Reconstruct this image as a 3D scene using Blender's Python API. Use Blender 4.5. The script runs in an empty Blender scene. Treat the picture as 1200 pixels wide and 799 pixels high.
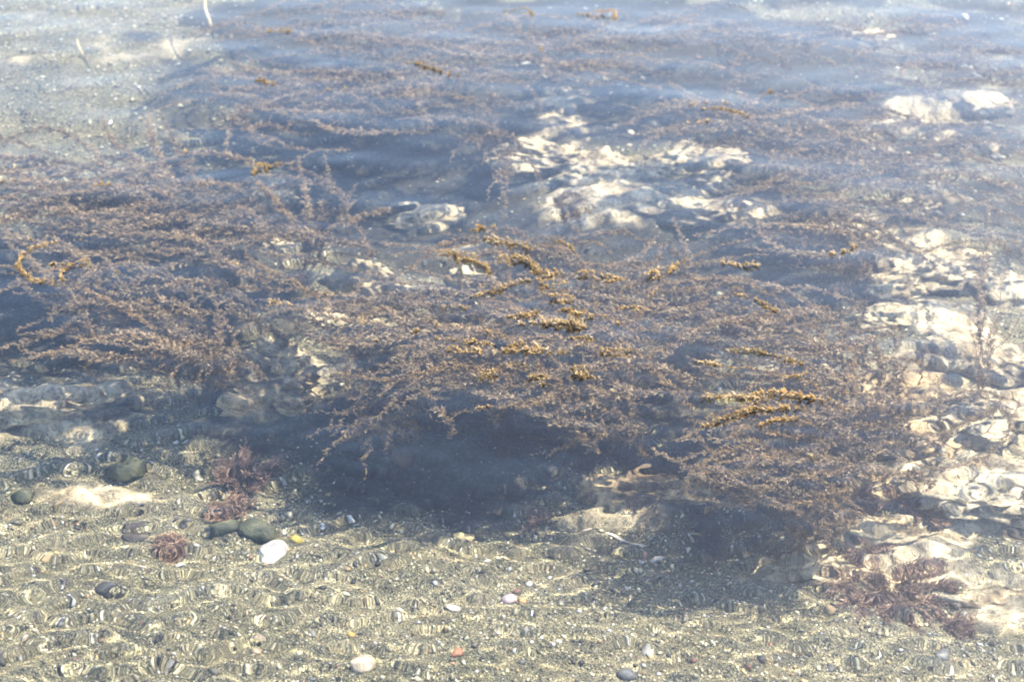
import bpy, math, random
import numpy as np
from mathutils import Vector

sc = bpy.context.scene
COL = sc.collection
rng = np.random.default_rng(7)
random.seed(7)

# ------------------------------------------------------------------ camera, sky, sun, exposure
CAM_H = 1.5
PITCH = math.radians(35.0)          # optical axis below the horizon
HFOV = math.radians(38.0)
cam = bpy.data.cameras.new('camera')
cam_o = bpy.data.objects.new('camera', cam)
COL.objects.link(cam_o)
cam_o.location = (0, 0, CAM_H)
cam_o.rotation_euler = (math.pi / 2 - PITCH, 0, 0)
cam.sensor_fit = 'HORIZONTAL'
cam.angle = HFOV
cam.clip_start = 0.05
cam.clip_end = 500
cam.dof.use_dof = True
cam.dof.focus_distance = 2.35
cam.dof.aperture_fstop = 4.5
sc.camera = cam_o

SUN_EL = math.radians(53)
SUN_AZ = math.radians(57)           # clockwise from +Y (behind the water, to the right)
world = bpy.data.worlds.new('World')
sc.world = world
world.use_nodes = True
wnt = world.node_tree
wbg = wnt.nodes['Background']
sky = wnt.nodes.new('ShaderNodeTexSky')
sky.sky_type = 'NISHITA'
sky.sun_disc = False
sky.sun_elevation = SUN_EL
sky.sun_rotation = SUN_AZ
sky.air_density = 1.05
sky.dust_density = 1.5
sky.ozone_density = 1.0
wnt.links.new(sky.outputs[0], wbg.inputs[0])
wbg.inputs[1].default_value = 0.15

sl = bpy.data.lights.new('sun', 'SUN')
sl.energy = 3.7
sl.angle = math.radians(0.5)
sl.color = (1.0, 0.89, 0.70)
sl.cycles.is_caustics_light = True
sun_o = bpy.data.objects.new('sun', sl)
COL.objects.link(sun_o)
sun_dir = Vector((math.sin(SUN_AZ) * math.cos(SUN_EL), math.cos(SUN_AZ) * math.cos(SUN_EL), math.sin(SUN_EL)))
sun_o.rotation_euler = (-sun_dir).to_track_quat('-Z', 'Y').to_euler()
sun_o.location = sun_dir * 30

sc.view_settings.view_transform = 'Standard'
sc.view_settings.look = 'None'
sc.view_settings.gamma = 1.0
sc.view_settings.use_curve_mapping = False
sc.view_settings.exposure = 2.4
sc.render.engine = 'CYCLES'
sc.cycles.use_denoising = True
sc.cycles.pixel_filter_type = 'BLACKMAN_HARRIS'
sc.cycles.filter_width = 1.9
sc.cycles.max_bounces = 7
sc.cycles.diffuse_bounces = 2
sc.cycles.glossy_bounces = 3
sc.cycles.transmission_bounces = 6
sc.cycles.transparent_max_bounces = 6
sc.cycles.caustics_reflective = False
sc.cycles.caustics_refractive = True

# ------------------------------------------------------------------ small maths helpers
def _hash(ix, iy, iz):
    h = (ix * 374761393 + iy * 668265263 + iz * 2147483647 // 7) & 0xFFFFFFFF
    h = ((h ^ (h >> 13)) * 1274126177) & 0xFFFFFFFF
    h = ((h ^ (h >> 16)) * 2246822519) & 0xFFFFFFFF
    return ((h ^ (h >> 15)) & 0xFFFF) / 32767.5 - 1.0

def vnoise(p):
    p = np.asarray(p, float) + 1000.0
    i = np.floor(p).astype(np.int64)
    f = p - i
    u = f * f * f * (f * (f * 6 - 15) + 10)
    out = 0
    for dx in (0, 1):
        wx = u[..., 0] if dx else 1 - u[..., 0]
        for dy in (0, 1):
            wy = u[..., 1] if dy else 1 - u[..., 1]
            for dz in (0, 1):
                wz = u[..., 2] if dz else 1 - u[..., 2]
                out = out + wx * wy * wz * _hash(i[..., 0] + dx, i[..., 1] + dy, i[..., 2] + dz)
    return out

def fbm(p, octv=4, gain=0.5):
    p = np.asarray(p, float)
    a, s, out = 1.0, 1.0, 0
    for k in range(octv):
        out = out + a * vnoise(p * s + 17.3 * k)
        a *= gain
        s *= 2.03
    return out

F_PX = 600.0 / math.tan(HFOV / 2)

def at(px, py, z=0.0):
    """point at height z (m, water level 0) seen at photo pixel (px, py), through calm water when z < 0"""
    dx, dy = (px - 600.0) / F_PX, (399.5 - py) / F_PX
    c, s = math.cos(PITCH), math.sin(PITCH)
    d = np.array([dx, c + dy * s, -s + dy * c])
    d /= np.linalg.norm(d)
    if z >= 0:
        t = (z - CAM_H) / d[2]
        return np.array([0, 0, CAM_H]) + d * t
    p = np.array([0, 0, CAM_H]) + d * (-CAM_H / d[2])
    n = 1 / 1.333
    ci = -d[2]
    k = math.sqrt(1 - n * n * (1 - ci * ci))
    r = n * d + (n * ci - k) * np.array([0, 0, 1.0])
    return p + r * (z / r[2])

BUMPS = []     # (x, y, sx, sy, height) banks of the seabed

def bed_z(x, y):
    x = np.asarray(x, float)
    y = np.asarray(y, float)
    z = np.interp(y, [-6, 0, 0.6, 1.3, 1.6, 1.9, 2.2, 3.0, 4.5, 8, 40],
                  [0.6, 0.03, -0.09, -0.19, -0.26, -0.35, -0.38, -0.40, -0.42, -0.7, -2.5])
    for bx, by, sx, sy, h in BUMPS:
        z = z + h * np.exp(-(((x - bx) / sx) ** 2 + ((y - by) / sy) ** 2))
    p = np.stack([x, y, np.zeros_like(x)], -1)
    z = z + 0.020 * fbm(p * 2.6, 2) + 0.006 * fbm(p * 13 + 5, 3)
    return np.minimum(z, np.where(y > 0.9, -0.035, 9))

def on_bed(px, py, up=0.0):
    z = -0.25
    for k in range(14):
        p = at(px, py, z)
        zn = float(bed_z(p[0], p[1])) + up
        z = 0.5 * z + 0.5 * min(zn, -0.005)
    p = at(px, py, z)
    return p

for (px, py, sx, sy, h) in ((90, 60, .55, .45, .16), (740, 215, .28, .20, .13), (1120, 420, .26, .30, .12),
                            (330, 440, .16, .14, .06), (60, 470, .30, .10, .05), (760, 575, .20, .07, .05),
                            (980, 640, .22, .08, .04), (1080, 560, .25, .12, .05), (450, 205, .28, .2, -.12), (560, 560, .25, .10, -.05), (800, 640, .25, .12, -.05)):
    q = at(px, py, -0.27)
    BUMPS.append((q[0], q[1], sx, sy, h))

# ------------------------------------------------------------------ object helpers
def mesh_obj(name, v, f, mat, parent=None, smooth=True, receiver=True, link=True):
    """v (N,3), f (M,k) arrays -> one mesh object"""
    me = bpy.data.meshes.new(name)
    v = np.ascontiguousarray(v, np.float32)
    f = np.ascontiguousarray(f, np.int32)
    me.vertices.add(len(v))
    me.vertices.foreach_set('co', v.ravel())
    k = f.shape[1]
    me.loops.add(f.size)
    me.loops.foreach_set('vertex_index', f.ravel())
    me.polygons.add(len(f))
    me.polygons.foreach_set('loop_start', np.arange(0, f.size, k, dtype=np.int32))
    me.polygons.foreach_set('loop_total', np.full(len(f), k, np.int32))
    if smooth:
        me.polygons.foreach_set('use_smooth', np.ones(len(f), bool))
    me.update(calc_edges=True)
    me.materials.append(mat)
    o = bpy.data.objects.new(name, me)
    if parent is not None:
        o.parent = parent
    o.cycles.is_caustics_receiver = receiver
    COL.objects.link(o)
    return o

def add_tint(o, cols):
    a = o.data.attributes.new('tint', 'FLOAT_COLOR', 'POINT')
    c = np.ones((len(cols), 4), np.float32)
    c[:, :cols.shape[1]] = cols
    a.data.foreach_set('color', c.ravel())

def tag(o, label=None, cat=None, group=None, kind=None):
    for k, v in (('label', label), ('category', cat), ('group', group), ('kind', kind)):
        if v:
            o[k] = v
    return o

def empty(name, loc, label, cat, group=None):
    o = bpy.data.objects.new(name, None)
    o.empty_display_size = 0.02
    o.location = tuple(loc)
    COL.objects.link(o)
    return tag(o, label, cat, group)

# ------------------------------------------------------------------ materials
class NT:
    def __init__(s, name):
        s.m = bpy.data.materials.new(name)
        s.m.use_nodes = True
        s.t = s.m.node_tree
        s.p = s.t.nodes['Principled BSDF']
        s.out = s.t.nodes['Material Output']
    def n(s, typ, **kw):
        nd = s.t.nodes.new(typ)
        for k, v in kw.items():
            if k in nd.inputs:
                nd.inputs[k].default_value = v
            else:
                setattr(nd, k, v)
        return nd
    def l(s, a, b):
        s.t.links.new(a, b)
    def ramp(s, fac, stops):
        r = s.t.nodes.new('ShaderNodeValToRGB')
        e = r.color_ramp.elements
        while len(e) < len(stops):
            e.new(0.5)
        for el, (pos, c) in zip(e, stops):
            el.position = pos
            el.color = (*c, 1)
        s.l(fac, r.inputs[0])
        return r.outputs[0]
    def mix(s, fac, a, b, typ='MIX'):
        m = s.t.nodes.new('ShaderNodeMix')
        m.data_type = 'RGBA'
        m.blend_type = typ
        for sock, v in ((m.inputs[0], fac), (m.inputs[6], a), (m.inputs[7], b)):
            if isinstance(v, (int, float)):
                sock.default_value = v
            elif isinstance(v, tuple):
                sock.default_value = (*v, 1)
            else:
                s.l(v, sock)
        return m.outputs[2]
    def coord(s):
        g = s.t.nodes.new('ShaderNodeNewGeometry')
        return g.outputs['Position']
    def noise(s, vec, scale, detail=4, rough=0.55):
        n = s.n('ShaderNodeTexNoise', Scale=scale, Detail=detail, Roughness=rough)
        s.l(vec, n.inputs['Vector'])
        return n.outputs['Fac']
    def vor(s, vec, scale, out='Color', feature='F1'):
        n = s.n('ShaderNodeTexVoronoi', Scale=scale, feature=feature)
        s.l(vec, n.inputs['Vector'])
        return n.outputs[out]
    def bump(s, h, strength, dist):
        b = s.n('ShaderNodeBump', Strength=strength, Distance=dist)
        s.l(h, b.inputs['Height'])
        s.l(b.outputs[0], s.p.inputs['Normal'])

def lime_colour(N, pos):
    """pale limestone crust: cream, pinkish and ochre with dark pits and brown algae"""
    a = N.ramp(N.noise(pos, 14, 6, .6), [(.28, (.26, .20, .12)), (.40, (.50, .42, .26)), (.54, (.66, .57, .37)), (.78, (.72, .64, .45))])
    b = N.mix(N.ramp(N.noise(pos, 11, 5, .65), [(.50, (0, 0, 0)), (.60, (.85, .85, .85))]), a, (.12, .095, .06))
    b = N.mix(N.ramp(N.noise(pos, 26, 5, .65), [(.56, (0, 0, 0)), (.64, (.6, .6, .6))]), b, (.26, .21, .15))
    sp = N.n('ShaderNodeSeparateColor')
    N.l(N.vor(pos, 210), sp.inputs[0])
    b = N.mix(1.0, b, N.ramp(sp.outputs[0], [(0, (.62, .60, .56)), (.5, (1, 1, 1)), (1, (1.12, 1.1, 1.05))]), 'MULTIPLY')
    pits = N.ramp(N.noise(pos, 60, 6, .75), [(.33, (.30, .28, .25)), (.45, (.85, .85, .85)), (.55, (1, 1, 1))])
    return N.mix(1.0, b, pits, 'MULTIPLY')

def mat_bed():
    N = NT('seabed_gravel_and_limestone')
    pos = N.coord()
    v = N.vor(pos, 520)
    sep = N.n('ShaderNodeSeparateColor')
    N.l(v, sep.inputs[0])
    g = N.ramp(sep.outputs[0], [(0, (.016, .018, .014)), (.24, (.055, .055, .038)), (.58, (.16, .15, .088)), (.86, (.30, .27, .165)), (1, (.46, .43, .29))])
    g = N.mix(1.0, g, (.9, .9, .88), 'MULTIPLY')
    g2 = N.mix(N.ramp(N.noise(pos, 9, 4), [(.35, (0, 0, 0)), (.65, (1, 1, 1))]), g, N.mix(1.0, g, (.62, .64, .58), 'MULTIPLY'))
    g2 = N.mix(N.ramp(N.noise(pos, 22, 4), [(.5, (0, 0, 0)), (.7, (.5, .5, .5))]), g2, (.18, .15, .085))
    at_ = N.n('ShaderNodeAttribute', attribute_name='pale')
    lim = lime_colour(N, pos)
    tf = N.n('ShaderNodeAttribute', attribute_name='painted_shade')
    shade_col = N.ramp(N.noise(pos, 120, 5, .7), [(.35, (.010, .012, .010)), (.54, (.030, .030, .023)), (.70, (.11, .10, .065))])
    g2 = N.mix(tf.outputs['Fac'], g2, shade_col)  # painted shade: gravel colour darkened where the mask is set
    c = N.mix(at_.outputs['Fac'], g2, lim)
    N.l(c, N.p.inputs['Base Color'])
    N.p.inputs['Roughness'].default_value = 0.8
    d = N.vor(pos, 520, 'Distance')
    N.bump(d, 0.9, 0.0025)
    return N.m

def mat_lime(name='pale_limestone', mul=(1, 1, 1)):
    N = NT(name)
    pos = N.coord()
    c = lime_colour(N, pos)
    c = N.mix(1.0, c, mul, 'MULTIPLY')
    N.l(c, N.p.inputs['Base Color'])
    N.p.inputs['Roughness'].default_value = 0.8
    N.bump(N.noise(pos, 90, 6, .7), 0.9, 0.012)
    return N.m

def mat_tint(name='pebble_stone', rough=0.6):
    N = NT(name)
    pos = N.coord()
    a = N.n('ShaderNodeAttribute', attribute_name='tint')
    s = N.ramp(N.noise(pos, 160, 4, .6), [(.3, (.55, .55, .55)), (.7, (1.25, 1.25, 1.25))])
    c = N.mix(1.0, a.outputs['Color'], s, 'MULTIPLY')
    N.l(c, N.p.inputs['Base Color'])
    N.p.inputs['Roughness'].default_value = rough
    N.bump(N.noise(pos, 300, 4), 0.4, 0.003)
    return N.m

def mat_stone(name, c0, c1, scale=60):
    N = NT(name)
    pos = N.coord()
    c = N.ramp(N.noise(pos, scale, 5, .65), [(.3, c0), (.7, c1)])
    N.l(c, N.p.inputs['Base Color'])
    N.p.inputs['Roughness'].default_value = 0.65
    N.bump(N.noise(pos, 140, 5, .6), 0.5, 0.006)
    return N.m

def mat_leaf(name, c0, c1, c2, trans=0.35):
    N = NT(name)
    pos = N.coord()
    oi = N.n('ShaderNodeObjectInfo')
    c = N.ramp(N.noise(pos, 45, 4, .6), [(.25, c0), (.5, c1), (.75, c2)])
    br = N.ramp(oi.outputs['Random'], [(0, (.7, .7, .7)), (1, (1.25, 1.2, 1.15))])
    c = N.mix(1.0, c, br, 'MULTIPLY')
    N.l(c, N.p.inputs['Base Color'])
    N.p.inputs['Roughness'].default_value = 0.5
    t = N.n('ShaderNodeBsdfTranslucent')
    N.l(c, t.inputs['Color'])
    mx = N.n('ShaderNodeMixShader', Fac=trans)
    N.l(N.p.outputs[0], mx.inputs[1])
    N.l(t.outputs[0], mx.inputs[2])
    N.l(mx.outputs[0], N.out.inputs['Surface'])
    return N.m

M_BED = mat_bed()
M_LIME = mat_lime()
M_LIMEP = mat_lime('pinkish_limestone', (1.0, .90, .78))
M_PEB = mat_tint()
M_OLIVE = mat_stone('olive_stone', (.030, .036, .020), (.085, .090, .045))
M_DARK = mat_stone('dark_turf_stone', (.018, .017, .015), (.05, .042, .032))
M_WHITE = mat_stone('white_stone', (.34, .33, .29), (.46, .44, .39), 45)
M_LEAF = mat_leaf('brown_seaweed_leaf', (.22, .160, .092), (.37, .282, .165), (.51, .40, .245), .45)
M_LEAFG = mat_leaf('golden_seaweed_leaf', (.21, .14, .06), (.36, .245, .105), (.50, .35, .155), .45)
M_STEM = mat_stone('seaweed_stem', (.05, .03, .016), (.11, .07, .03), 40)
M_BLAD = mat_stone('seaweed_bladder', (.20, .13, .05), (.36, .255, .115), 70)
M_BLAD.node_tree.nodes['Principled BSDF'].inputs['Roughness'].default_value = 0.3
M_PINK = mat_leaf('pink_algae', (.34, .235, .165), (.44, .31, .22), (.52, .39, .28))
M_PURP = mat_leaf('purple_algae', (.23, .165, .125), (.33, .245, .19), (.41, .32, .25))

Nw = NT('sea_water')
Nw.p.inputs['Base Color'].default_value = (1, 1, 1, 1)
Nw.p.inputs['Roughness'].default_value = 0.0
Nw.p.inputs['IOR'].default_value = 1.333
Nw.p.inputs['Transmission Weight'].default_value = 1.0
M_WATER = Nw.m

# ------------------------------------------------------------------ the setting: seabed and water
def spread(lo, hi, n, far_lo, far_hi, m):
    """n even steps lo..hi, then m widening steps out to far_lo / far_hi"""
    mid = np.linspace(lo, hi, n)
    st = mid[1] - mid[0]
    g = np.linspace(0, 1, m + 1)[1:] ** 2.6
    lo_t = lo - (st * np.arange(1, m + 1) + (lo - far_lo) * g)
    hi_t = hi + (st * np.arange(1, m + 1) + (far_hi - hi) * g)
    return np.concatenate([lo_t[::-1], mid, hi_t])

def grid_faces(ny, nx):
    i = np.arange(ny * nx).reshape(ny, nx)
    return np.stack([i[:-1, :-1], i[:-1, 1:], i[1:, 1:], i[1:, :-1]], -1).reshape(-1, 4)

gx = spread(-1.75, 1.75, 350, -40, 40, 26)
gy = spread(1.15, 4.4, 350, -6, 60, 26)
X, Y = np.meshgrid(gx, gy)
Z = bed_z(X, Y)
pale = np.zeros_like(X)
for px, py, sx, sy, w in ((740, 212, .30, .13, .85), (1120, 430, .34, .40, .85), (330, 440, .13, .14, .8), (70, 470, .34, .08, .9),
                          (760, 575, .16, .035, .9), (1060, 640, .30, .13, .75), (1110, 540, .3, .15, .9), (260, 315, .12, .1, .7),
                          (440, 335, .14, .09, .9), (560, 335, .10, .07, .8), (1060, 240, .22, .10, .7), (520, 250, .2, .08, .5), (320, 235, .1, .1, .6),
                          (1190, 700, .25, .05, .8), (130, 545, .25, .04, .45), (660, 120, .4, .3, .35), (1130, 130, .5, .4, .40), (90, 50, .6, .5, .33), (60, 120, .4, .2, .3), (40, 430, .25, .12, .4), (300, 590, .4, .06, .3)):
    q = at(px, py, -0.24)
    pale = np.maximum(pale, w * np.exp(-(((X - q[0]) / sx) ** 2 + ((Y - q[1]) / sy) ** 2)))
pn = fbm(np.stack([X, Y, 0 * X], -1) * 9, 4)
pale = np.clip((pale + 0.50 * pn * np.minimum(1, pale * 2.5) - 0.44) / 0.26, 0, 1)
Z = Z + pale * 0.012 * (0.6 + fbm(np.stack([X, Y, 0 * X + 3], -1) * 24, 3))
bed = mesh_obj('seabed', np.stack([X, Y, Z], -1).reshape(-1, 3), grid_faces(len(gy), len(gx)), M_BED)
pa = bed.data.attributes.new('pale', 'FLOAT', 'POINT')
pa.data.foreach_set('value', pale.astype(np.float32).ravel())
painted_shade = np.zeros_like(X)  # mask for shade between the weeds, painted into the bed colour
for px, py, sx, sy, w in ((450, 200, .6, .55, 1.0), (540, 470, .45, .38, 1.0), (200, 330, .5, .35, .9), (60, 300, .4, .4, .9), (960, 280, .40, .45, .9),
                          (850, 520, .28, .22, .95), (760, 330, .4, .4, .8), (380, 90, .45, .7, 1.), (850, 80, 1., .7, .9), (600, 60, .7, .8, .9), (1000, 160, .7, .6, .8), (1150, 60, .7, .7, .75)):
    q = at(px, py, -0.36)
    painted_shade = np.maximum(painted_shade, w * np.exp(-(((X - q[0]) / sx) ** 2 + ((Y - q[1]) / sy) ** 2)))
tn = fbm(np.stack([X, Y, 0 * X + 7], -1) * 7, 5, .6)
painted_shade = np.clip((painted_shade + .30 * tn - .38) / .22, 0, 1)
ta = bed.data.attributes.new('painted_shade', 'FLOAT', 'POINT')
ta.data.foreach_set('value', painted_shade.astype(np.float32).ravel())
tag(bed, kind='structure')

# water: rows widen with distance so that the wavelets stay smooth where they are seen
ny = 410
gy2 = np.exp(np.linspace(math.log(1.2), math.log(4.5), ny))
gy2 = np.concatenate([[-0.2, 0.2, 0.6, 0.9, 1.1], gy2, 4.5 * np.exp(np.linspace(0, math.log(60 / 4.5), 31)[1:])])
gu = spread(-1.22, 1.22, 440, -45, 45, 14)
wv = 0.40 * np.clip(gy2, 1.1, 4.5) + 0.18
X2 = gu[None, :] * wv[:, None]
Y2 = np.repeat(gy2[:, None], len(gu), 1)
dx = np.gradient(X2, axis=1)
dy = np.gradient(Y2, axis=0)
step = np.maximum(np.abs(dx), np.abs(dy))
W = np.zeros_like(X2)
P2 = np.stack([X2, Y2, 0 * X2], -1)
patch = np.clip(0.85 + 0.55 * fbm(P2 * 1.6 + 40, 2), 0.5, 1.6)
near = np.interp(Y2, [1.2, 1.9, 2.3, 3.0], [1.25, 1.15, 0.6, 0.45])
wr = np.random.default_rng(21)
for i in range(64):
    if i < 44:
        lam = 0.021 * 2.8 ** wr.uniform(0, 1); slope = 0.0108; amp = patch * near
    else:
        lam = 0.09 * 5 ** wr.uniform(0, 1); slope = 0.0080; amp = 1.0
    a = wr.normal(math.pi / 2, 0.5)
    k = 2 * math.pi / lam
    fade = np.clip((lam / step - 3.5) / 3.0, 0, 1)
    W += fade * amp * slope / k * np.sin(k * (X2 * math.cos(a) + Y2 * math.sin(a)) + wr.uniform(0, 6.28))
water = mesh_obj('water_surface', np.stack([X2, Y2, W], -1).reshape(-1, 3), grid_faces(len(gy2), len(gu)), M_WATER, receiver=False)
water.cycles.is_caustics_caster = True
tag(water, kind='structure')

# ------------------------------------------------------------------ rocks and stones
def ico(sub):
    import bmesh
    bm = bmesh.new()
    bmesh.ops.create_icosphere(bm, subdivisions=sub, radius=1.0)
    v = np.array([p.co[:] for p in bm.verts])
    f = np.array([[p.index for p in q.verts] for q in bm.faces])
    bm.free()
    return v, f
ICO5, ICO4, ICO3, ICO2 = ico(5), ico(4), ico(3), ico(2)

def rock_mesh(name, base, size, mat, rough=0.35, seed=0, sub=ICO4, rz=0.0, sink=0.35, knobs=0.0):
    v, f = sub
    v = v.copy()
    n = fbm(v * 1.1 + seed * 7.7, 3) * rough + rough * 0.5 * fbm(v * 3.1 + seed * 3.1, 3)
    v = v * (1 + n)[:, None]
    if knobs:
        v = v * (1 + knobs * (1.2 - 2.2 * np.abs(fbm(v * 3.6 + seed, 4))) + .5 * knobs * fbm(v * 11 + seed, 3))[:, None]
    v = v * np.array(size)[None, :]
    c, s = math.cos(rz), math.sin(rz)
    v = np.stack([v[:, 0] * c - v[:, 1] * s, v[:, 0] * s + v[:, 1] * c, v[:, 2]], -1)
    o = mesh_obj(name, v, f, mat)
    o.location = (base[0], base[1], base[2] + size[2] * (1 - 2 * sink))
    return o

R_LIME = 'pale limestone rocks among the seaweed'
def rock(px, py, w, d, h, label, mat=M_LIME, rough=.35, seed=0, sub=ICO4, rz=0.0, sink=.35, knobs=.18, name='limestone_rock', group=R_LIME, cat='rock'):
    p = on_bed(px, py)
    o = rock_mesh(name, p, (w / 2, d / 2, h / 2), mat, rough, seed, sub, rz, sink, knobs)
    return tag(o, label, cat, group)

rock(650, 195, .24, .13, .13, 'large cream limestone rock with a sunlit crest behind the canopy weed', seed=1, sub=ICO5, rz=-.2)
rock(700, 205, .15, .10, .10, 'cream limestone lump leaning on the crest rock behind the canopy weed', seed=2, rz=.3)
rock(755, 205, .12, .09, .09, 'small jagged cream rock in the gap between two ridge rocks', seed=3)
rock(815, 190, .19, .10, .10, 'pale flat topped rock at the tail of the limestone ridge', seed=4, rz=.1)
rock(835, 215, .11, .08, .08, 'knobbly cream rock just in front of the flat topped ridge rock', seed=5)
rock(810, 250, .20, .09, .08, 'low cream rock slab in front of the limestone ridge', seed=6, rz=-.2)
rock(860, 262, .10, .07, .05, 'small pale rock chip beside the low cream slab', seed=7)
rock(1065, 248, .12, .08, .08, 'lone white knobbly rock behind the reef flat', seed=8)
rock(1085, 325, .25, .13, .11, 'broad sunlit white rock at the back of the reef flat', seed=9, sub=ICO5, rz=.15)
rock(1040, 345, .12, .08, .08, 'rounded cream rock butting against the broad white rock', seed=10)
rock(1045, 375, .13, .07, .05, 'low bright rock sliver below the rounded cream rock', seed=11)
rock(1180, 345, .12, .10, .08, 'cream rock beside the tall thin weed stalk', seed=12)
rock(1120, 420, .14, .13, .09, 'smooth yellowish cream boulder on the reef flat', seed=13, rough=.25, knobs=.08)
rock(1175, 430, .14, .12, .09, 'pale boulder just behind the dark forked stalk', seed=14, rough=.28)
rock(1060, 470, .22, .12, .08, 'wide pale limestone shelf with pink crust on the reef flat', seed=15, sub=ICO5, mat=M_LIMEP)
rock(1160, 490, .20, .11, .08, 'cream limestone shelf with a brown seam on the reef flat', seed=16, sub=ICO5)
rock(1070, 520, .18, .10, .07, 'pitted pinkish limestone lump at the foot of the reef', seed=17, mat=M_LIMEP)
rock(1150, 575, .22, .12, .08, 'sunlit cream rock patched with reddish algae', seed=18, sub=ICO5)
rock(1030, 630, .16, .08, .06, 'jagged bright rock beside the purple algae tuft', seed=19)
rock(322, 455, .17, .11, .19, 'isolated cream rock with a peaked top in the gap between weed plants', seed=20, sub=ICO5, rough=.42)
rock(290, 482, .10, .06, .12, 'small pinkish rock at the foot of the peaked rock', seed=21, mat=M_LIMEP)
rock(262, 326, .08, .06, .15, 'little bright rock rising between two weed plants', seed=22)
rock(430, 348, .12, .08, .20, 'cream rock half covered by trailing weed', seed=23)
rock(550, 350, .10, .06, .20, 'bright rock tip showing through the floating canopy', seed=24)
rock(320, 235, .09, .07, .07, 'pale rock peeping out beneath a bladdered frond', seed=25)
rock(510, 258, .16, .07, .06, 'low mottled rock at the rim of the dark hollow', seed=26)
rock(60, 488, .26, .07, .12, 'long low cream ledge on the gravel beside the looping weed', seed=27, rz=.05)
rock(138, 476, .10, .07, .12, 'rounded tan rock at the end of the cream ledge', seed=28, rough=.2, knobs=.05)
rock(735, 582, .16, .06, .10, 'flesh coloured limestone block in the shade below the canopy', seed=29, mat=M_LIMEP, rough=.25)
rock(800, 586, .09, .05, .09, 'pinkish limestone chunk touching the flesh coloured block', seed=30, mat=M_LIMEP)
rock(805, 445, .10, .07, .20, 'white ringed rock head rising close to the water surface', seed=31, sink=.1)
rock(1020, 45, .10, .09, .07, 'far small cream rock in the pale hazy water', seed=32)
rock(1160, 125, .12, .09, .06, 'far whitish rock among scattered cobbles', seed=33)
rock(660, 118, .12, .08, .07, 'white rock behind the ridge near the cobbles', seed=34)
rock(960, 660, .14, .05, .03, 'thin pale slab at the shadow edge of the bushy brown weed', seed=35)
rock(1170, 705, .16, .05, .03, 'low cream slab at the gravel edge below the reef', seed=36)

R_ST = 'rounded stones lying on the gravel'
rock(149, 552, .062, .05, .046, 'smooth olive green stone sitting alone on pale gravel', M_OLIVE, .12, 41, ICO4, .3, .2, 0, 'stone', R_ST, 'stone')
rock(28, 580, .036, .03, .022, 'small dark green stone on the gravel beyond the olive stone', M_OLIVE, .15, 42, ICO3, 0, .2, 0, 'stone', R_ST, 'stone')
rock(263, 622, .055, .042, .028, 'dark olive stone with a pale rim next to the white stone', M_OLIVE, .15, 43, ICO3, .2, .2, 0, 'stone', R_ST, 'stone')
rock(300, 625, .062, .045, .030, 'mossy olive stone touching the white stone', M_OLIVE, .15, 44, ICO3, -.1, .2, 0, 'stone', R_ST, 'stone')
rock(318, 646, .050, .050, .026, 'flat pure white stone on the gravel', M_WHITE, .07, 45, ICO4, .4, .25, 0, 'stone', R_ST, 'stone')
rock(160, 628, .05, .035, .014, 'low dark grey cobble sunk in the gravel', M_DARK, .1, 46, ICO3, 0, .35, 0, 'stone', R_ST, 'stone')

# individually coloured pebbles and shells
def small(name, px, py, size, col, label, cat, group, seed, rough=.14, mat=None):
    p = on_bed(px, py)
    v, f = ICO2
    n = fbm(v * 1.3 + seed * 5.1, 2) * rough
    v = v * (1 + n)[:, None] * np.array(size)[None] / 2
    a = seed * 1.7
    c, s = math.cos(a), math.sin(a)
    v = np.stack([v[:, 0] * c - v[:, 1] * s, v[:, 0] * s + v[:, 1] * c, v[:, 2]], -1)
    o = mesh_obj(name, v, f, mat or M_PEB)
    add_tint(o, np.repeat(np.array([col]), len(v), 0))
    o.location = (p[0], p[1], p[2] + size[2] * .25)
    return tag(o, label, cat, group)

G_P = 'loose pebbles on the gravel'
small('pebble', 347, 632, (.022, .018, .014), (.50, .40, .08), 'bright yellow pebble beside the white stone', 'pebble', G_P, 1)
small('pebble', 597, 702, (.026, .022, .018), (.48, .38, .36), 'pale pink round pebble on the sunlit gravel', 'pebble', G_P, 2)
small('pebble', 612, 703, (.018, .014, .010), (.45, .24, .10), 'orange pebble touching the pale pink pebble', 'pebble', G_P, 3)
small('pebble', 537, 764, (.020, .014, .010), (.36, .16, .09), 'red orange pebble in the gravel', 'pebble', G_P, 4)
small('pebble', 412, 741, (.018, .014, .010), (.48, .28, .08), 'small amber pebble in the gravel', 'pebble', G_P, 5)
small('pebble', 426, 778, (.042, .034, .022), (.45, .38, .27), 'large cream pebble with a tan side', 'pebble', G_P, 6)
small('pebble', 531, 712, (.034, .020, .012), (.46, .43, .36), 'oblong off white pebble on the gravel', 'pebble', G_P, 7)
small('pebble', 1085, 640, (.024, .018, .016), (.48, .33, .10), 'golden pebble near the purple algae tuft', 'pebble', G_P, 8)
small('pebble', 735, 790, (.03, .024, .016), (.12, .125, .12), 'large slate grey pebble half sunk in gravel', 'pebble', G_P, 9)
small('pebble', 300, 762, (.030, .026, .03), (.34, .27, .18), 'upright tan pebble on the gravel', 'pebble', G_P, 10)
small('pebble', 545, 632, (.04, .026, .014), (.42, .33, .16), 'ochre pebble at the edge of the canopy shadow', 'pebble', G_P, 11)
small('pebble', 1105, 770, (.034, .022, .01), (.10, .105, .10), 'flat dark grey pebble near the low cream slab', 'pebble', G_P, 12)
small('pebble', 125, 692, (.03, .022, .014), (.05, .05, .045), 'small black pebble on pale gravel', 'pebble', G_P, 13)
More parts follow.
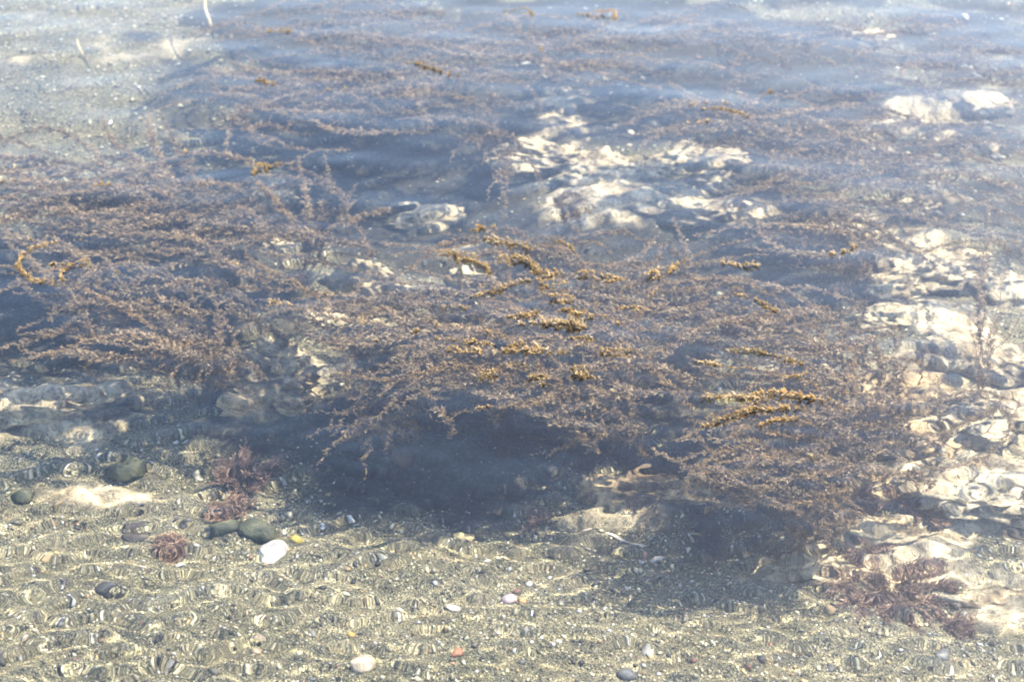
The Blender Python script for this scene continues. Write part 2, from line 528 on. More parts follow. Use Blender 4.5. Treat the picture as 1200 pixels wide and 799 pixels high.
for i, (px, py, a, ln) in enumerate(((722, 630, -.5, .06), (750, 640, -.2, .035), (690, 618, .3, .03), (770, 655, .2, .03))):
    o = small('shell_fragment', px, py, (ln, .009, .006), (.42, .38, .31), 'pale broken shell sliver on the shaded gravel', 'shell', 'shell slivers in the shadow', 20 + i, .1)
    o.rotation_euler = (0, 0, a - (20 + i) * 1.7)
o = small('driftwood_stick', 1188, 626, (.075, .009, .008), (.06, .045, .03), 'short dark stick lying on the reef foot', 'stick', None, 31, .1)
o.rotation_euler = (0, .1, -.55 - 31 * 1.7)

PAL = (((.40, .37, .28), 'cream'), ((.17, .17, .15), 'grey'), ((.12, .12, .105), 'dark grey'), ((.33, .24, .12), 'tan'), ((.52, .51, .47), 'white'), ((.22, .13, .10), 'reddish brown'))
cnt = 0
for i in range(400):
    px, py = rng.uniform(-20, 1220), rng.uniform(540, 815)
    if cnt >= 50:
        break
    if 420 < px < 900 and py < 640:
        continue
    c, nm = PAL[rng.choice(6, p=(.28, .24, .2, .14, .08, .06))]
    s = rng.uniform(.007, .016)
    cnt += 1
    small('pebble', px, py, (s, s * rng.uniform(.6, .95), s * rng.uniform(.4, .7)), np.array(c) * rng.uniform(.75, 1.1),
          'small %s pebble lying among the gravel' % nm, 'pebble', 'small %s pebbles in the gravel' % nm, 50 + i)
cnt = 0
for i in range(60):
    px, py = rng.choice([rng.uniform(600, 760), rng.uniform(1060, 1200)]), rng.uniform(70, 200)
    c, nm = PAL[rng.choice([0, 0, 1])]
    s = rng.uniform(.016, .04)
    small('cobble', px, py, (s, s * rng.uniform(.6, .95), s * rng.uniform(.5, .8)), np.array(c) * rng.uniform(.8, 1.1),
          '%s cobble lying behind the limestone ridge' % nm, 'cobble', '%s cobbles behind the ridge' % nm, 500 + i, .25, M_LIME if nm == 'cream' else None)

# gravel: tens of thousands of grains, one object
octv = np.array([(1, 0, 0), (-1, 0, 0), (0, 1, 0), (0, -1, 0), (0, 0, 1), (0, 0, -1)], float)
octf = np.array([(0, 2, 4), (2, 1, 4), (1, 3, 4), (3, 0, 4), (2, 0, 5), (1, 2, 5), (3, 1, 5), (0, 3, 5)])
NG = 56000
gxp = rng.uniform(-1.5, 1.5, NG * 2)
gyp = 1.2 + 2.9 * rng.uniform(0, 1, NG * 2) ** 1.7
pz = np.interp(gyp, gy, np.arange(len(gy))).astype(int), np.interp(gxp, gx, np.arange(len(gx))).astype(int)
keep = (np.maximum(pale[pz], .87 * painted_shade[pz]) < rng.uniform(.2, .95, NG * 2)) & (np.abs(gxp) < .42 * gyp + .3)
gxp, gyp = gxp[keep][:NG], gyp[keep][:NG]
ng = len(gxp)
gzp = bed_z(gxp, gyp)
sz = np.exp(rng.normal(math.log(.0018), .42, ng)) * np.interp(gyp, [1.2, 4], [1, 1.4])
ang = rng.uniform(0, 6.28, ng)
tl = rng.normal(0, .5, ng)
vv = octv[None] * (rng.uniform(.6, 1.5, (ng, 6)) * sz[:, None])[..., None]
vv[..., 2] *= .8
ca, sa, ct, st_ = np.cos(ang)[:, None], np.sin(ang)[:, None], np.cos(tl)[:, None], np.sin(tl)[:, None]
x1 = vv[..., 0] * ct - vv[..., 2] * st_
z1 = vv[..., 0] * st_ + vv[..., 2] * ct
vv = np.stack([x1 * ca - vv[..., 1] * sa + gxp[:, None], x1 * sa + vv[..., 1] * ca + gyp[:, None], z1 + (gzp + sz * .35)[:, None]], -1)
ff = (octf[None] + 6 * np.arange(ng)[:, None, None]).reshape(-1, 3)
palg = np.array([(.48, .45, .30), (.34, .31, .19), (.18, .17, .12), (.08, .08, .07), (.03, .033, .033), (.36, .27, .13), (.55, .54, .49), (.24, .13, .09)])
gcol = palg[rng.choice(8, ng, p=(.25, .22, .14, .10, .12, .07, .08, .02))] * rng.uniform(.8, 1.15, (ng, 1))
grav = mesh_obj('gravel', vv.reshape(-1, 3), ff, M_PEB)
add_tint(grav, np.repeat(gcol, 6, 0))
tag(grav, 'mixed cream grey and dark gravel covering the seabed', 'gravel', kind='stuff')

# ------------------------------------------------------------------ seaweed
def make_templates(n, leaf_len, leaf_w, blen, nl, seed, bladder):
    """side branchlets growing along +Z from the origin: leaflets (one narrow triangle each) and bladder positions"""
    r = np.random.default_rng(seed)
    out = []
    for k in range(n):
        L = blen * r.uniform(.6, 1.25)
        lv, bl = [], []
        # twig itself, a thin kite
        lv.append([(.0006, 0, 0), (-.0006, 0, 0), (0, 0, L)])
        m = max(3, int(nl * r.uniform(.7, 1.3)))
        for j in range(m):
            t = (j + r.uniform(.2, 1)) / m
            o = np.array((0, 0, L * t))
            ph = r.uniform(0, 6.28)
            el = r.uniform(.25, 1.1)
            d = np.array((math.cos(ph) * math.sin(el), math.sin(ph) * math.sin(el), math.cos(el)))
            w = np.cross(d, r.normal(0, 1, 3))
            w /= np.linalg.norm(w)
            ln = leaf_len * r.uniform(.6, 1.3) * (1.05 - .35 * t)
            lv.append([o + w * leaf_w * .5, o - w * leaf_w * .5, o + d * ln])
            if r.uniform() < bladder:
                ph = r.uniform(0, 6.28)
                bl.append(o + np.array((math.cos(ph), math.sin(ph), .5)) * r.uniform(.002, .005))
        out.append((np.array(lv, float), np.array(bl, float).reshape(-1, 3)))
    return out

T_BROWN = make_templates(16, .0096, .0042, .0145, 13, 1, .008)
T_GOLD = make_templates(14, .0080, .0034, .0125, 12, 2, .10)
T_FINE = make_templates(10, .0070, .0020, .012, 9, 3, .0)
IV, IF = ico(1)

def catmull(pts, ds):
    pts = np.asarray(pts, float)
    p = np.vstack([2 * pts[0] - pts[1], pts, 2 * pts[-1] - pts[-2]])
    out = []
    for i in range(1, len(p) - 2):
        n = max(2, int(np.linalg.norm(p[i + 1] - p[i]) / ds))
        t = np.linspace(0, 1, n, endpoint=False)[:, None]
        a, b, c, d = p[i - 1], p[i], p[i + 1], p[i + 2]
        out.append(.5 * (2 * b + (c - a) * t + (2 * a - 5 * b + 4 * c - d) * t ** 2 + (3 * b - a - 3 * c + d) * t ** 3))
    out.append(pts[-1:])
    return np.vstack(out)

TRI = 0
def frond(root, pts, style='brown', bare=.12, dens=1.0, bscale=1.0, thick=.0011, per=3, wig=.010, ceil=.004, rs=None, und=.014):
    """one frond: tapered stem with leafy side branchlets and small float bladders, along world points pts"""
    global TRI
    r = rs or rng
    c = catmull(pts, .010 / dens)
    K = len(c)
    if K < 5:
        return
    t = np.linspace(0, 1, K)
    base = np.array(root.location)
    sd = r.uniform(0, 500)
    w = np.stack([vnoise(np.stack([t * K * .09, 0 * t + sd + q, 0 * t], -1)) for q in (0, 9, 18)], -1)
    c = c + w * wig * np.minimum(1, t * 3)[:, None]
    if style == 'gold':
        c[:, 2] += np.minimum(1, t * 2) * und * (vnoise(np.stack([t * K * .22, 0 * t + sd + 50, 0 * t], -1)) - .36)
    c[:, 2] = np.minimum(c[:, 2], ceil)
    c[:, 2] = np.maximum(c[:, 2], bed_z(c[:, 0], c[:, 1]) + .004)
    loc = c - base
    T = np.gradient(c, axis=0)
    T /= np.linalg.norm(T, axis=1)[:, None] + 1e-9
    ref = np.where(np.abs(T[:, 2:3]) > .9, np.array([[1., 0, 0]]), np.array([[0., 0, 1]]))
    U = np.cross(T, ref)
    U /= np.linalg.norm(U, axis=1)[:, None] + 1e-9
    V = np.cross(T, U)
    # stem: three sided tube
    rad = thick * (.75 - .6 * t)
    ph = np.arange(3) * 2.094
    ring = loc[:, None] + (U[:, None] * np.cos(ph)[None, :, None] + V[:, None] * np.sin(ph)[None, :, None]) * rad[:, None, None]
    if K > 12:
        ring = ring[np.unique(np.append(np.arange(0, K, 3), K - 1))]
    i = np.arange(ring.shape[0] * 3).reshape(-1, 3)
    sf = np.stack([i[:-1], np.roll(i, -1, 1)[:-1], np.roll(i, -1, 1)[1:], i[1:]], -1).reshape(-1, 4)
    so = mesh_obj('frond', ring.reshape(-1, 3), sf, M_STEM, root)
    TRI += len(sf) * 2
    # branchlets
    tm = {'brown': T_BROWN, 'gold': T_GOLD, 'fine': T_FINE, 'pink': T_FINE, 'purple': T_FINE}[style]
    k0 = int(K * bare)
    idx = np.repeat(np.arange(k0, K), per)
    nb = len(idx)
    if nb == 0:
        return
    phi = r.uniform(0, 6.28, nb)
    el = r.uniform(.35, 1.05, nb)
    up = r.uniform(-.05, .15, nb)
    D = T[idx] * np.cos(el)[:, None] + (U[idx] * np.cos(phi)[:, None] + V[idx] * np.sin(phi)[:, None]) * np.sin(el)[:, None]
    D[:, 2] += up
    D /= np.linalg.norm(D, axis=1)[:, None]
    A = np.cross(D, r.normal(0, 1, (nb, 3)))
    A /= np.linalg.norm(A, axis=1)[:, None]
    B = np.cross(D, A)
    tt = t[idx]
    taper = np.minimum(1.0, .35 + 1.5 * (1 - tt)) * np.minimum(1, .35 + (tt - bare) * 3.0)
    S = bscale * r.uniform(.7, 1.25, nb) * taper
    ti = r.integers(0, len(tm), nb)
    O = loc[idx] + T[idx] * (r.uniform(-.5, .5, nb) * .010 / dens)[:, None]
    lv, bv = [], []
    for q in range(len(tm)):
        m = ti == q
        if not m.any():
            continue
        Lq, Bq = tm[q]
        R = np.stack([A[m], B[m], D[m]], 1) * S[m][:, None, None]
        lv.append((np.einsum('lvc,mcx->mlvx', Lq, R) + O[m][:, None, None]).reshape(-1, 3, 3))
        if len(Bq):
            bv.append((np.einsum('lc,mcx->mlx', Bq, R) + O[m][:, None]).reshape(-1, 3))
    lv = np.concatenate(lv)
    lm = {'brown': M_LEAF, 'gold': M_LEAFG, 'fine': M_LEAF, 'pink': M_PINK, 'purple': M_PURP}[style]
    lo = mesh_obj('leaflets', lv.reshape(-1, 3), np.arange(len(lv) * 3).reshape(-1, 3), lm, so, smooth=False)
    tag(lo, kind='stuff')
    TRI += len(lv)
    if bv:
        bv = np.concatenate(bv)
        br = r.uniform(.0012, .0023, len(bv))
        v, f = octv, octf
        vs = v[None] * br[:, None, None] + bv[:, None]
        fs = (f[None] + len(v) * np.arange(len(bv))[:, None, None]).reshape(-1, 3)
        bo = mesh_obj('float_bladders', vs.reshape(-1, 3), fs, M_BLAD, so)
        tag(bo, kind='stuff')
        TRI += len(fs)
    return so

FILL = 1.25
G_W = 'brown seaweed plants rooted on the seabed'
def plant(label, base_px, hand=(), fills=(), group=G_W, name='seaweed_plant', cat='seaweed', per=3, hold=True):
    b = on_bed(*base_px)
    root = empty(name, b, label, cat, group)
    if hold:
        v, f = ICO2
        h = mesh_obj('holdfast', v * (1 + .3 * fbm(v * 2 + b[0] * 9, 2))[:, None] * np.array([[.018, .018, .012]]), f, M_STEM, root)
    for style, pts, *o in hand:
        kw = o[0] if o else {}
        w = [b + rng.normal(0, .012, 3) * (1, 1, 0)] if kw.pop('rooted', True) else []
        for q in pts:
            w.append(at(*q))
        if len(w) > 2 or len(pts) > 1:
            frond(root, w, style, **{'per': per + 1, 'bscale': 1.2, 'wig': .007, **kw})
    for (cx, cy, rx, ry, n, z0, z1, style, *o) in fills:
        kw = dict(o[0]) if o else {}
        if base_px[1] < 325:
            kw['bscale'] = kw.get('bscale', 1.0) * 1.12
        bush = kw.pop('bush', False)
        head = math.radians(kw.pop('head', 180))
        Ls = kw.pop('L', (.18, .38))
        gold = kw.pop('gold', .0)
        curl = kw.pop('curl', .05)
        for k in range(int(n * FILL + .5)):
            a, m = rng.uniform(0, 6.28), math.sqrt(rng.uniform(0, 1))
            zt = rng.uniform(z0, z1)
            C = at(cx + rx * m * math.cos(a), cy + ry * m * math.sin(a), zt)
            bb = b + rng.normal(0, .03, 3) * (1, 1, 0)
            bb[2] = bed_z(bb[0], bb[1])
            if bush:
                tz = max(C[2], bed_z(C[0], C[1]) + .02)
                d = C - bb
                side = np.array([-d[1], d[0], 0]) * rng.normal(0, .14)
                m1 = bb + d * np.array([.10, .10, .55]) + side * .5
                m2 = bb + d * np.array([.42, .42, .93]) + side + rng.normal(0, .012, 3)
                tip2 = np.array([C[0], C[1], tz])
                tail = tip2 + np.array([d[0], d[1], 0]) / (np.hypot(d[0], d[1]) + .05) * curl + np.array([0, 0, rng.uniform(-.02, .01)])
                frond(root, [bb, m1, m2, tip2, tail], style, **{'per': per, 'bare': .33, **kw})
                continue
            # limp frond: the stem rises from the holdfast, the leafy length streams sideways with the current
            h = head + rng.normal(0, .42) + .25 * math.sin(cx * .05 + k)
            hv = np.array([math.cos(h), math.sin(h), 0])
            nv = np.array([-hv[1], hv[0], 0])
            L = rng.uniform(*Ls)
            bow = rng.normal(0, .15) * L
            s0 = C - hv * L * .5 + np.array([0, 0, -.035 - .10 * L])
            q1 = C - hv * L * .17 + nv * bow + np.array([0, 0, -.004])
            q2 = C + hv * L * .2 + nv * bow
            s1 = C + hv * L * .5 + nv * rng.normal(0, .08) * L + np.array([0, 0, rng.normal(-.004, .008)])
            m1 = bb + (s0 - bb) * np.array([.35, .35, .6]) + rng.normal(0, .012, 3)
            l0 = np.linalg.norm(m1 - bb) + np.linalg.norm(s0 - m1)
            st = 'gold' if rng.uniform() < gold else style
            frond(root, [bb, m1, s0, q1, q2, s1], st, **{'per': per + 1, 'bare': .88 * l0 / (l0 + L), 'wig': .010, 'dens': 1.15, **kw, 'bscale': 1.3 * kw.get('bscale', 1.0)})
    return root

def cl(mx, my, cx, cy, w, h):
    """a frond whose tip bunches up at the surface round pixel (cx, cy): a cluster of golden bladders"""
    j = rng.uniform(-1, 1, 6)
    return ('gold', [(mx, my, -.10), (mx * .4 + cx * .6 + 6 * j[0], my * .4 + cy * .6, -.03), (cx + w * .3 * j[1], cy + h * .5, -.004), (cx - w * .5, cy + h * .2 * j[2], .004),
                     (cx, cy - h * .3, .006), (cx + w * .5, cy + h * .2 * j[3], .005), (cx + w * .1 * j[4], cy + h * .3, .004)],
            {'bare': .62, 'ceil': .010, 'und': .005, 'bscale': .85, 'per': 5})

# --- left: bushy plant with the looping fronds
plant('bushy brown weed with looping fronds rooted beside the cream ledge', (245, 470),
      hand=[('gold', [(215, 410, -.10), (150, 365, -.03), (95, 340, -.015), (45, 325, -.004), (-5, 316, -.004)], {'bare': .3, 'und': .004, 'bscale': .9, 'per': 4, 'ceil': .002}),
            ('gold', [(200, 400, -.12), (120, 348, -.02), (40, 328, 0), (22, 308, .002), (34, 288, .003), (80, 281, .001), (125, 286, -.004)], {'bare': .3, 'und': .004, 'bscale': .9, 'per': 4, 'ceil': .002}),
            ('gold', [(190, 385, -.10), (160, 330, -.02), (120, 312, -.004), (70, 308, -.002), (35, 312, -.006)], {'bare': .3, 'und': .004, 'bscale': .9, 'per': 4, 'ceil': .002}),
            ('gold', [(200, 400, -.12), (130, 345, -.025), (75, 330, 0), (78, 315, .002), (108, 303, .002)], {'bare': .45, 'und': .004, 'bscale': .9, 'per': 4, 'ceil': .002}),
            ('brown', [(235, 430, -.15), (170, 360, -.05), (120, 300, -.03), (150, 290, -.03)], {'bare': .2}),
            ('brown', [(250, 430, -.14), (255, 380, -.08), (248, 335, -.04)], {}), ('brown', [(225, 430, -.14), (215, 385, -.08), (222, 350, -.05)], {}),
            ('brown', [(265, 440, -.14), (272, 400, -.08), (262, 375, -.05)], {})],
      fills=[(215, 415, 45, 40, 8, -.14, -.05, 'brown', {'bush': 1}), (160, 380, 80, 40, 16, -.10, -.02, 'brown', {'head': 165}), (110, 330, 80, 35, 9, -.06, -.01, 'brown', {'gold': .3, 'head': 170})])
plant('dense mauve weed mass trailing behind the looping fronds', (110, 315), per=2,
      fills=[(80, 240, 110, 30, 20, -.09, -.01, 'brown', {'gold': .15}), (20, 205, 70, 35, 12, -.08, -.02, 'brown')])
plant('mauve weed with three tall arching fronds beside the pale sand', (205, 300),
      hand=[('brown', [(200, 240, -.1), (170, 195, -.05), (130, 160, -.03), (118, 140, -.03)], {'bscale': 1.6, 'bare': .25}),
            ('brown', [(205, 240, -.1), (190, 195, -.04), (176, 160, -.02), (174, 138, -.02)], {'bscale': 1.6, 'bare': .25}),
            ('brown', [(225, 245, -.1), (220, 200, -.04), (208, 165, -.02), (188, 138, -.02)], {'bscale': 1.6, 'bare': .25}),
            ('gold', [(215, 240, -.08), (160, 218, -.02), (90, 225, -.008), (30, 232, -.006)], {'bare': .4})],
      fills=[(180, 225, 80, 40, 14, -.10, -.02, 'brown'), (160, 265, 80, 30, 10, -.12, -.03, 'brown')])
plant('brown weed with a bladdered frond over the peeping pale rock', (350, 330),
      hand=[('gold', [(345, 270, -.1), (310, 218, -.02), (275, 213, -.006), (238, 215, -.004)], {'bare': .4}),
            ('gold', [(345, 260, -.1), (300, 205, -.01), (330, 192, -.005), (362, 174, -.004)], {'bare': .4}),
            ('brown', [(362, 260, -.1), (358, 215, -.04), (352, 186, -.03)], {}), ('brown', [(375, 260, -.1), (382, 215, -.04), (380, 182, -.02)], {}),
            ('brown', [(390, 260, -.1), (405, 235, -.05), (415, 215, -.04)], {})],
      fills=[(345, 250, 80, 40, 11, -.12, -.02, 'brown'), (270, 285, 70, 30, 9, -.12, -.02, 'brown')])
plant('long diagonal weed frond running from a golden tip to the canopy', (470, 460),
      hand=[('gold', [(455, 400, -.08), (400, 356, -.015), (340, 332, -.006), (300, 318, -.004), (274, 308, -.006)], {'bare': .3, 'bscale': 1.1}),
            ('gold', [(440, 400, -.09), (360, 338, -.02), (290, 296, -.005), (312, 272, -.003)], {'bare': .55}),
            ('brown', [(430, 420, -.12), (370, 375, -.06), (330, 372, -.05), (308, 390, -.07)], {'bare': .3})],
      fills=[(385, 375, 60, 20, 4, -.07, -.01, 'brown', {'head': 160}), (395, 450, 45, 45, 7, -.18, -.08, 'brown', {'bush': 1})])

# --- middle: the floating canopy
plant('canopy weed floating at the surface with big clusters of golden bladders', (690, 545),
      hand=[cl(690, 470, 643, 318, 36, 14), cl(690, 470, 645, 332, 30, 10), cl(690, 460, 704, 322, 44, 9), cl(690, 460, 725, 326, 26, 6), cl(690, 470, 657, 350, 24, 8),
            cl(690, 470, 664, 362, 18, 9), cl(700, 470, 738, 357, 24, 10), cl(700, 470, 768, 322, 12, 9), cl(690, 470, 681, 371, 20, 7), cl(690, 480, 684, 397, 22, 9),
            cl(690, 490, 682, 432, 16, 10), cl(690, 490, 690, 442, 24, 8), cl(690, 490, 645, 412, 40, 6), cl(700, 480, 720, 412, 36, 5),
            ('gold', [(700, 480, -.1), (740, 380, -.02), (790, 315, -.006), (840, 290, -.004), (874, 282, -.008)], {'bare': .35, 'und': .006}),
            ('gold', [(690, 480, -.1), (700, 360, -.02), (680, 300, -.008), (640, 280, -.008), (598, 264, -.012)], {'bare': .4, 'und': .006}),
            ('brown', [(690, 500, -.14), (690, 460, -.05), (662, 478, -.04), (638, 494, -.05)], {'bare': .35, 'bscale': .9}),
            ('brown', [(700, 500, -.15), (712, 478, -.08), (705, 510, -.10), (690, 530, -.12)], {'bare': .3})],
      fills=[(690, 340, 110, 55, 24, -.05, -.003, 'brown', {'gold': .3}), (655, 420, 95, 45, 22, -.06, -.004, 'brown', {'gold': .3}), (770, 365, 50, 35, 7, -.06, -.01, 'brown', {'gold': .2}), (780, 310, 70, 25, 5, -.03, -.005, 'brown', {'head': 15, 'gold': .4})])
plant('canopy weed streaming sideways with small golden bladder tufts along the surface', (590, 525),
      hand=[cl(590, 480, 575, 437, 18, 8), cl(590, 480, 602, 428, 34, 8), cl(590, 480, 612, 408, 40, 6), cl(590, 470, 545, 408, 36, 7), cl(590, 470, 565, 400, 30, 5), cl(590, 470, 632, 440, 20, 5),
            cl(580, 470, 540, 300, 34, 5), cl(590, 470, 600, 300, 26, 6),
            ('gold', [(590, 470, -.1), (600, 400, -.02), (560, 400, -.004), (510, 398, -.004), (470, 405, -.008)], {'bare': .35}),
            ('gold', [(580, 470, -.1), (560, 350, -.02), (570, 318, -.002), (540, 302, .001), (500, 293, -.003)], {'bare': .45}),
            ('gold', [(600, 470, -.1), (640, 350, -.02), (620, 312, -.002), (575, 290, -.002), (540, 272, -.006)], {'bare': .45}),
            ('brown', [(580, 480, -.12), (520, 420, -.03), (450, 385, -.02), (395, 372, -.02)], {'bare': .25}),
            ('brown', [(570, 480, -.12), (500, 400, -.03), (440, 352, -.02), (400, 345, -.02)], {'bare': .25})],
      fills=[(520, 390, 100, 40, 22, -.05, -.005, 'brown', {'gold': .2}), (590, 435, 80, 25, 10, -.08, -.01, 'brown', {'gold': .2}), (480, 370, 70, 20, 4, -.05, -.01, 'brown'), (560, 300, 60, 20, 5, -.03, -.004, 'brown', {'gold': .5})])
plant('drooping grey brown weed in the shade beside the canopy', (470, 540),
      fills=[(465, 470, 35, 40, 7, -.20, -.10, 'brown', {'bush': 1}), (420, 500, 45, 40, 6, -.22, -.12, 'brown', {'bush': 1})])
plant('low shaded weed under the canopy edge', (740, 560),
      fills=[(740, 500, 60, 35, 5, -.20, -.10, 'brown', {'bush': 1}), (660, 510, 30, 25, 2, -.2, -.12, 'brown', {'bush': 1})])

# --- right: the plant with spreading fronds
plant('spreading weed with parallel golden fronds beside the reef flat', (930, 590),
      hand=[('gold', [(970, 520, -.1), (960, 455, -.02), (900, 432, 0), (855, 428, .004), (820, 424, .004)], {'bare': .4, 'ceil': .007, 'und': .006, 'bscale': 1.0, 'per': 5}),
            ('gold', [(980, 520, -.1), (975, 440, -.02), (935, 424, 0), (890, 410, .002), (845, 408, -.002)], {'bare': .4, 'und': .006, 'bscale': 1.0, 'per': 5}),
            ('gold', [(960, 540, -.12), (985, 480, -.03), (955, 466, .005), (900, 460, .004), (835, 464, .004)], {'bare': .4, 'ceil': .008, 'und': .006, 'bscale': 1.0, 'per': 5}),
            ('gold', [(950, 540, -.12), (960, 490, -.03), (900, 476, .001), (850, 488, .002), (800, 514, -.006)], {'bare': .4, 'und': .006, 'bscale': 1.0, 'per': 5}),
            ('gold', [(950, 550, -.12), (960, 500, -.03), (915, 492, 0), (880, 502, .002), (845, 516, -.004)], {'bare': .4, 'und': .006, 'bscale': 1.0, 'per': 5}),
            ('gold', [(960, 550, -.14), (940, 540, -.05), (890, 532, -.02), (845, 538, -.02), (820, 550, -.03)], {'bare': .3}),
            ('gold', [(970, 480, -.08), (940, 380, -.02), (915, 365, .001), (885, 350, -.002), (860, 345, -.006)], {'bare': .4}),
            ('gold', [(980, 480, -.08), (1000, 400, -.02), (950, 402, -.003), (920, 398, -.003)], {'bare': .4})],
      fills=[(930, 400, 70, 50, 20, -.07, -.006, 'brown', {'gold': .25, 'L': (.16, .3)}), (965, 490, 50, 60, 14, -.14, -.04, 'brown'), (870, 385, 60, 35, 8, -.05, -.006, 'brown', {'gold': .3}), (920, 470, 55, 45, 16, -.06, -.004, 'brown', {'gold': .4, 'L': (.12, .22)}), (910, 545, 55, 30, 10, -.06, -.01, 'brown', {'gold': .3, 'L': (.12, .22)})])
plant('bushy golden brown weed at the shadow edge beside the pale slab', (945, 655),
      hand=[('gold', [(940, 620, -.16), (900, 560, -.08), (870, 545, -.06), (830, 548, -.07)], {'bare': .2}),
            ('gold', [(940, 630, -.16), (910, 585, -.09), (895, 590, -.10), (885, 600, -.12)], {'bare': .2})],
      fills=[(960, 600, 50, 40, 9, -.17, -.07, 'brown', {'bush': 1}), (880, 555, 60, 30, 7, -.10, -.04, 'brown', {'gold': .5, 'L': (.12, .25)}), (1000, 560, 30, 40, 5, -.15, -.08, 'brown', {'bush': 1})])

# --- back: mauve masses under brighter reflections
plant('mauve weed mass with draped fronds behind the reef flat', (985, 345), per=2,
      hand=[('brown', [(980, 290, -.1), (965, 262, -.05), (945, 275, -.05), (938, 305, -.08)], {'bare': .3}),
            ('brown', [(990, 290, -.1), (985, 255, -.05), (1000, 280, -.06), (1010, 310, -.09)], {'bare': .3}),
            ('gold', [(985, 290, -.1), (990, 240, -.02), (972, 227, .001), (930, 235, -.004)], {'bare': .55})],
      fills=[(970, 225, 90, 55, 24, -.10, -.01, 'brown'), (965, 275, 55, 45, 10, -.14, -.06, 'brown', {'bush': 1})])
plant('pale mauve weed spreading behind the ridge toward the hazy water', (900, 215), per=2,
      hand=[('gold', [(900, 170, -.08), (880, 140, -.01), (850, 128, 0), (815, 130, -.004)], {'bare': .4})],
      fills=[(900, 140, 110, 35, 16, -.09, -.01, 'brown', {'gold': .1}), (980, 160, 90, 35, 14, -.09, -.02, 'brown')])
plant('mauve weed standing at the head of the limestone ridge', (570, 215), per=2,
      fills=[(560, 150, 35, 50, 8, -.14, -.04, 'brown', {'bush': 1}), (600, 225, 35, 30, 4, -.2, -.1, 'brown', {'bush': 1}), (520, 110, 80, 50, 8, -.1, -.02, 'brown')])
plant('shaded weed drooping over the front of the limestone ridge', (660, 290),
      fills=[(650, 240, 45, 30, 5, -.18, -.08, 'brown', {'bush': 1})])
plant('broad mauve weed mass with a golden frond behind the dark hollow', (440, 170), per=2,
      hand=[('gold', [(450, 130, -.1), (540, 100, -.02), (500, 80, 0), (450, 68, -.002)], {'bare': .45, 'bscale': 1.2}),
            ('gold', [(430, 130, -.1), (340, 108, -.02), (280, 90, -.004), (205, 96, -.008)], {'bare': .4, 'bscale': 1.2})],
      fills=[(440, 90, 120, 45, 26, -.09, -.01, 'brown', {'gold': .1}), (330, 115, 70, 45, 14, -.10, -.02, 'brown', {'gold': .1})])
plant('far mauve weed drifting along the back of the dark hollow', (400, 75), per=2,
      hand=[('gold', [(460, 50, -.05), (540, 26, 0), (520, 24, .001)], {'bare': .5})],
      fills=[(400, 25, 150, 28, 22, -.08, -.01, 'brown', {'gold': .1})])
plant('far weed with a golden crest breaking the surface', (650, 95), per=2,
      hand=[('gold', [(660, 60, -.05), (720, 20, 0), (690, 16, .006), (660, 17, .003)], {'bare': .4, 'bscale': 1.3, 'ceil': .012}),
            ('gold', [(640, 80, -.05), (640, 66, 0), (632, 55, .001)], {'bare': .5}), ('gold', [(620, 60, -.05), (620, 15, 0), (590, 14, .001)], {'bare': .5})],
      fills=[(620, 50, 100, 40, 20, -.08, -.01, 'brown', {'gold': .1})])
plant('faint far weed under the bright sky reflection', (860, 75), per=2,
      fills=[(850, 40, 150, 35, 22, -.08, -.01, 'brown')])
plant('faint mauve weed far behind the scattered cobbles', (1080, 110), per=2,
      fills=[(1080, 70, 120, 45, 18, -.10, -.02, 'brown'), (1150, 180, 80, 40, 12, -.12, -.03, 'brown')])
plant('tall thin weed stalk standing between reef boulders', (1152, 445), per=2,
      hand=[('brown', [(1150, 380, -.08), (1153, 300, -.03), (1155, 228, -.01)], {'bare': .2, 'bscale': .8}),
            ('brown', [(1146, 390, -.1), (1150, 330, -.05), (1160, 270, -.03)], {'bscale': .8}), ('fine', [(1160, 400, -.1), (1172, 370, -.07), (1185, 350, -.06)], {})],
      fills=[(1125, 260, 60, 30, 5, -.08, -.02, 'brown', {'bscale': .8})])
plant('sparse grey brown weed over the shelf beside the spreading weed', (1035, 500),
      fills=[(1030, 430, 40, 45, 5, -.14, -.06, 'brown', {'bush': 1})])
plant('dark forked weed stalk on the pale reef flat', (1150, 470),
      hand=[('fine', [(1148, 430, -.12), (1145, 400, -.10), (1140, 375, -.08)], {'thick': .002}), ('fine', [(1158, 430, -.12), (1165, 400, -.10), (1172, 380, -.09)], {'thick': .002})])
plant('small upright weed in front of the wide limestone shelf', (1105, 530),
      hand=[('brown', [(1105, 500, -.15), (1103, 465, -.12), (1098, 440, -.10)], {'bscale': .7}), ('fine', [(1112, 500, -.15), (1118, 480, -.13)], {})],
      fills=[(1105, 500, 22, 25, 4, -.18, -.1, 'fine')])

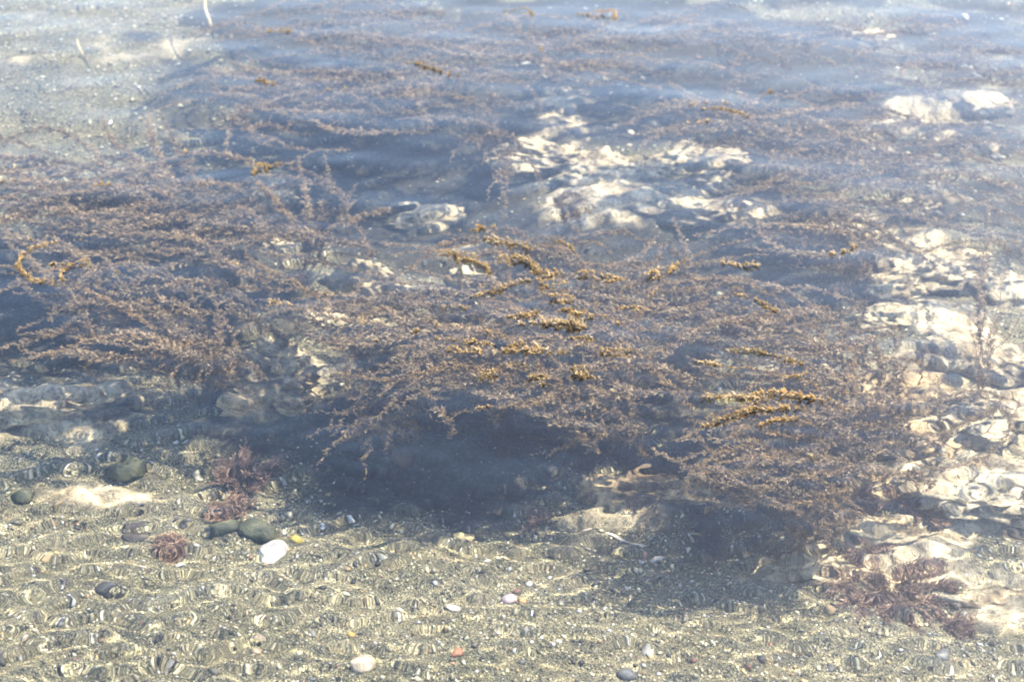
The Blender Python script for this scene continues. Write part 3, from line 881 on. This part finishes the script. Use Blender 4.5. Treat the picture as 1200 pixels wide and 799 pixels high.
# thin pale curved strips in the far pale shallows
def stalk(label, pts):  # thin pale curved tube, widest at mid length
    w = [at(*q) for q in pts]
    c = catmull(w, .01)
    base = np.array(w[-1])
    K = len(c)
    t = np.linspace(0, 1, K)
    ph = np.arange(6) * 1.0472
    rad = .0022 + .0022 * np.sin(t * math.pi)
    ring = (c - base)[:, None] + np.stack([np.cos(ph), 0 * ph, np.sin(ph)], -1)[None] * rad[:, None, None]
    i = np.arange(K * 6).reshape(K, 6)
    f = np.stack([i[:-1], np.roll(i, -1, 1)[:-1], np.roll(i, -1, 1)[1:], i[1:]], -1).reshape(-1, 4)
    o = mesh_obj('pale_strip', ring.reshape(-1, 3), f, M_STRIP)
    o.location = tuple(base)
    tag(o, label, 'stalk', 'thin pale strips in the pale shallows')
M_STRIP = mat_stone('pale_strip', (.42, .35, .18), (.58, .50, .30), 60)
stalk('short thin pale strip curving over open pale gravel', [(90, 46, -.06), (92, 56, -.08), (98, 68, -.12), (106, 80, -.2)])
stalk('long thin pale strip at the edge of the far mauve weed', [(240, -6, -.05), (241, 12, -.07), (247, 30, -.11), (250, 46, -.2)])

# --- low algae tufts on the bed
def tuft(label, px, py, rpx, n, h, style, name='algae_tuft', group='low algae tufts on the bed'):
    b = on_bed(px, py)
    root = empty(name, b, label, 'algae', group)
    rw = rpx * 0.0014
    for k in range(n):
        a, m = rng.uniform(0, 6.28), math.sqrt(rng.uniform(0, 1))
        o = np.array([math.cos(a), math.sin(a), 0]) * m * rw * .45
        s = b + o
        s[2] = bed_z(s[0], s[1])
        lean = np.array([math.cos(a), math.sin(a), 0]) * rw * m * rng.uniform(.3, .9) + rng.normal(0, .006, 3)
        hh = h * rng.uniform(.6, 1.1) * (1.1 - .4 * m)
        frond(root, [s, s + lean * .4 + np.array([0, 0, hh * .6]), s + lean + np.array([0, 0, hh])], style, bare=.05, per=5, dens=1.5, wig=.004, thick=.0006, bscale=1.15)

tuft('pinkish red algae tuft on pale gravel behind the olive stones', 268, 600, 26, 34, .034, 'pink')
tuft('wide purple algae tuft at the gravel edge below the reef', 1040, 682, 80, 100, .024, 'purple')
tuft('reddish algae patch on the cream reef rock', 1075, 590, 46, 36, .025, 'pink')
tuft('brown algae on the rim of the flesh coloured block', 690, 578, 16, 14, .04, 'purple')
tuft('purple algae hanging beside the reef foot rock', 1010, 590, 30, 24, .05, 'purple')
tuft('small brown tuft at the shadow front on the gravel', 625, 615, 18, 16, .035, 'purple')
tuft('short brown tuft on gravel near the flat dark pebble', 1125, 735, 20, 18, .02, 'purple')
tuft('dark mauve algae tuft on the shaded gravel behind the pink tuft', 285, 562, 44, 44, .04, 'purple')
tuft('faint pink algae patch on open pale gravel', 205, 640, 22, 18, .008, 'pink')
print('WEED TRIS', TRI)
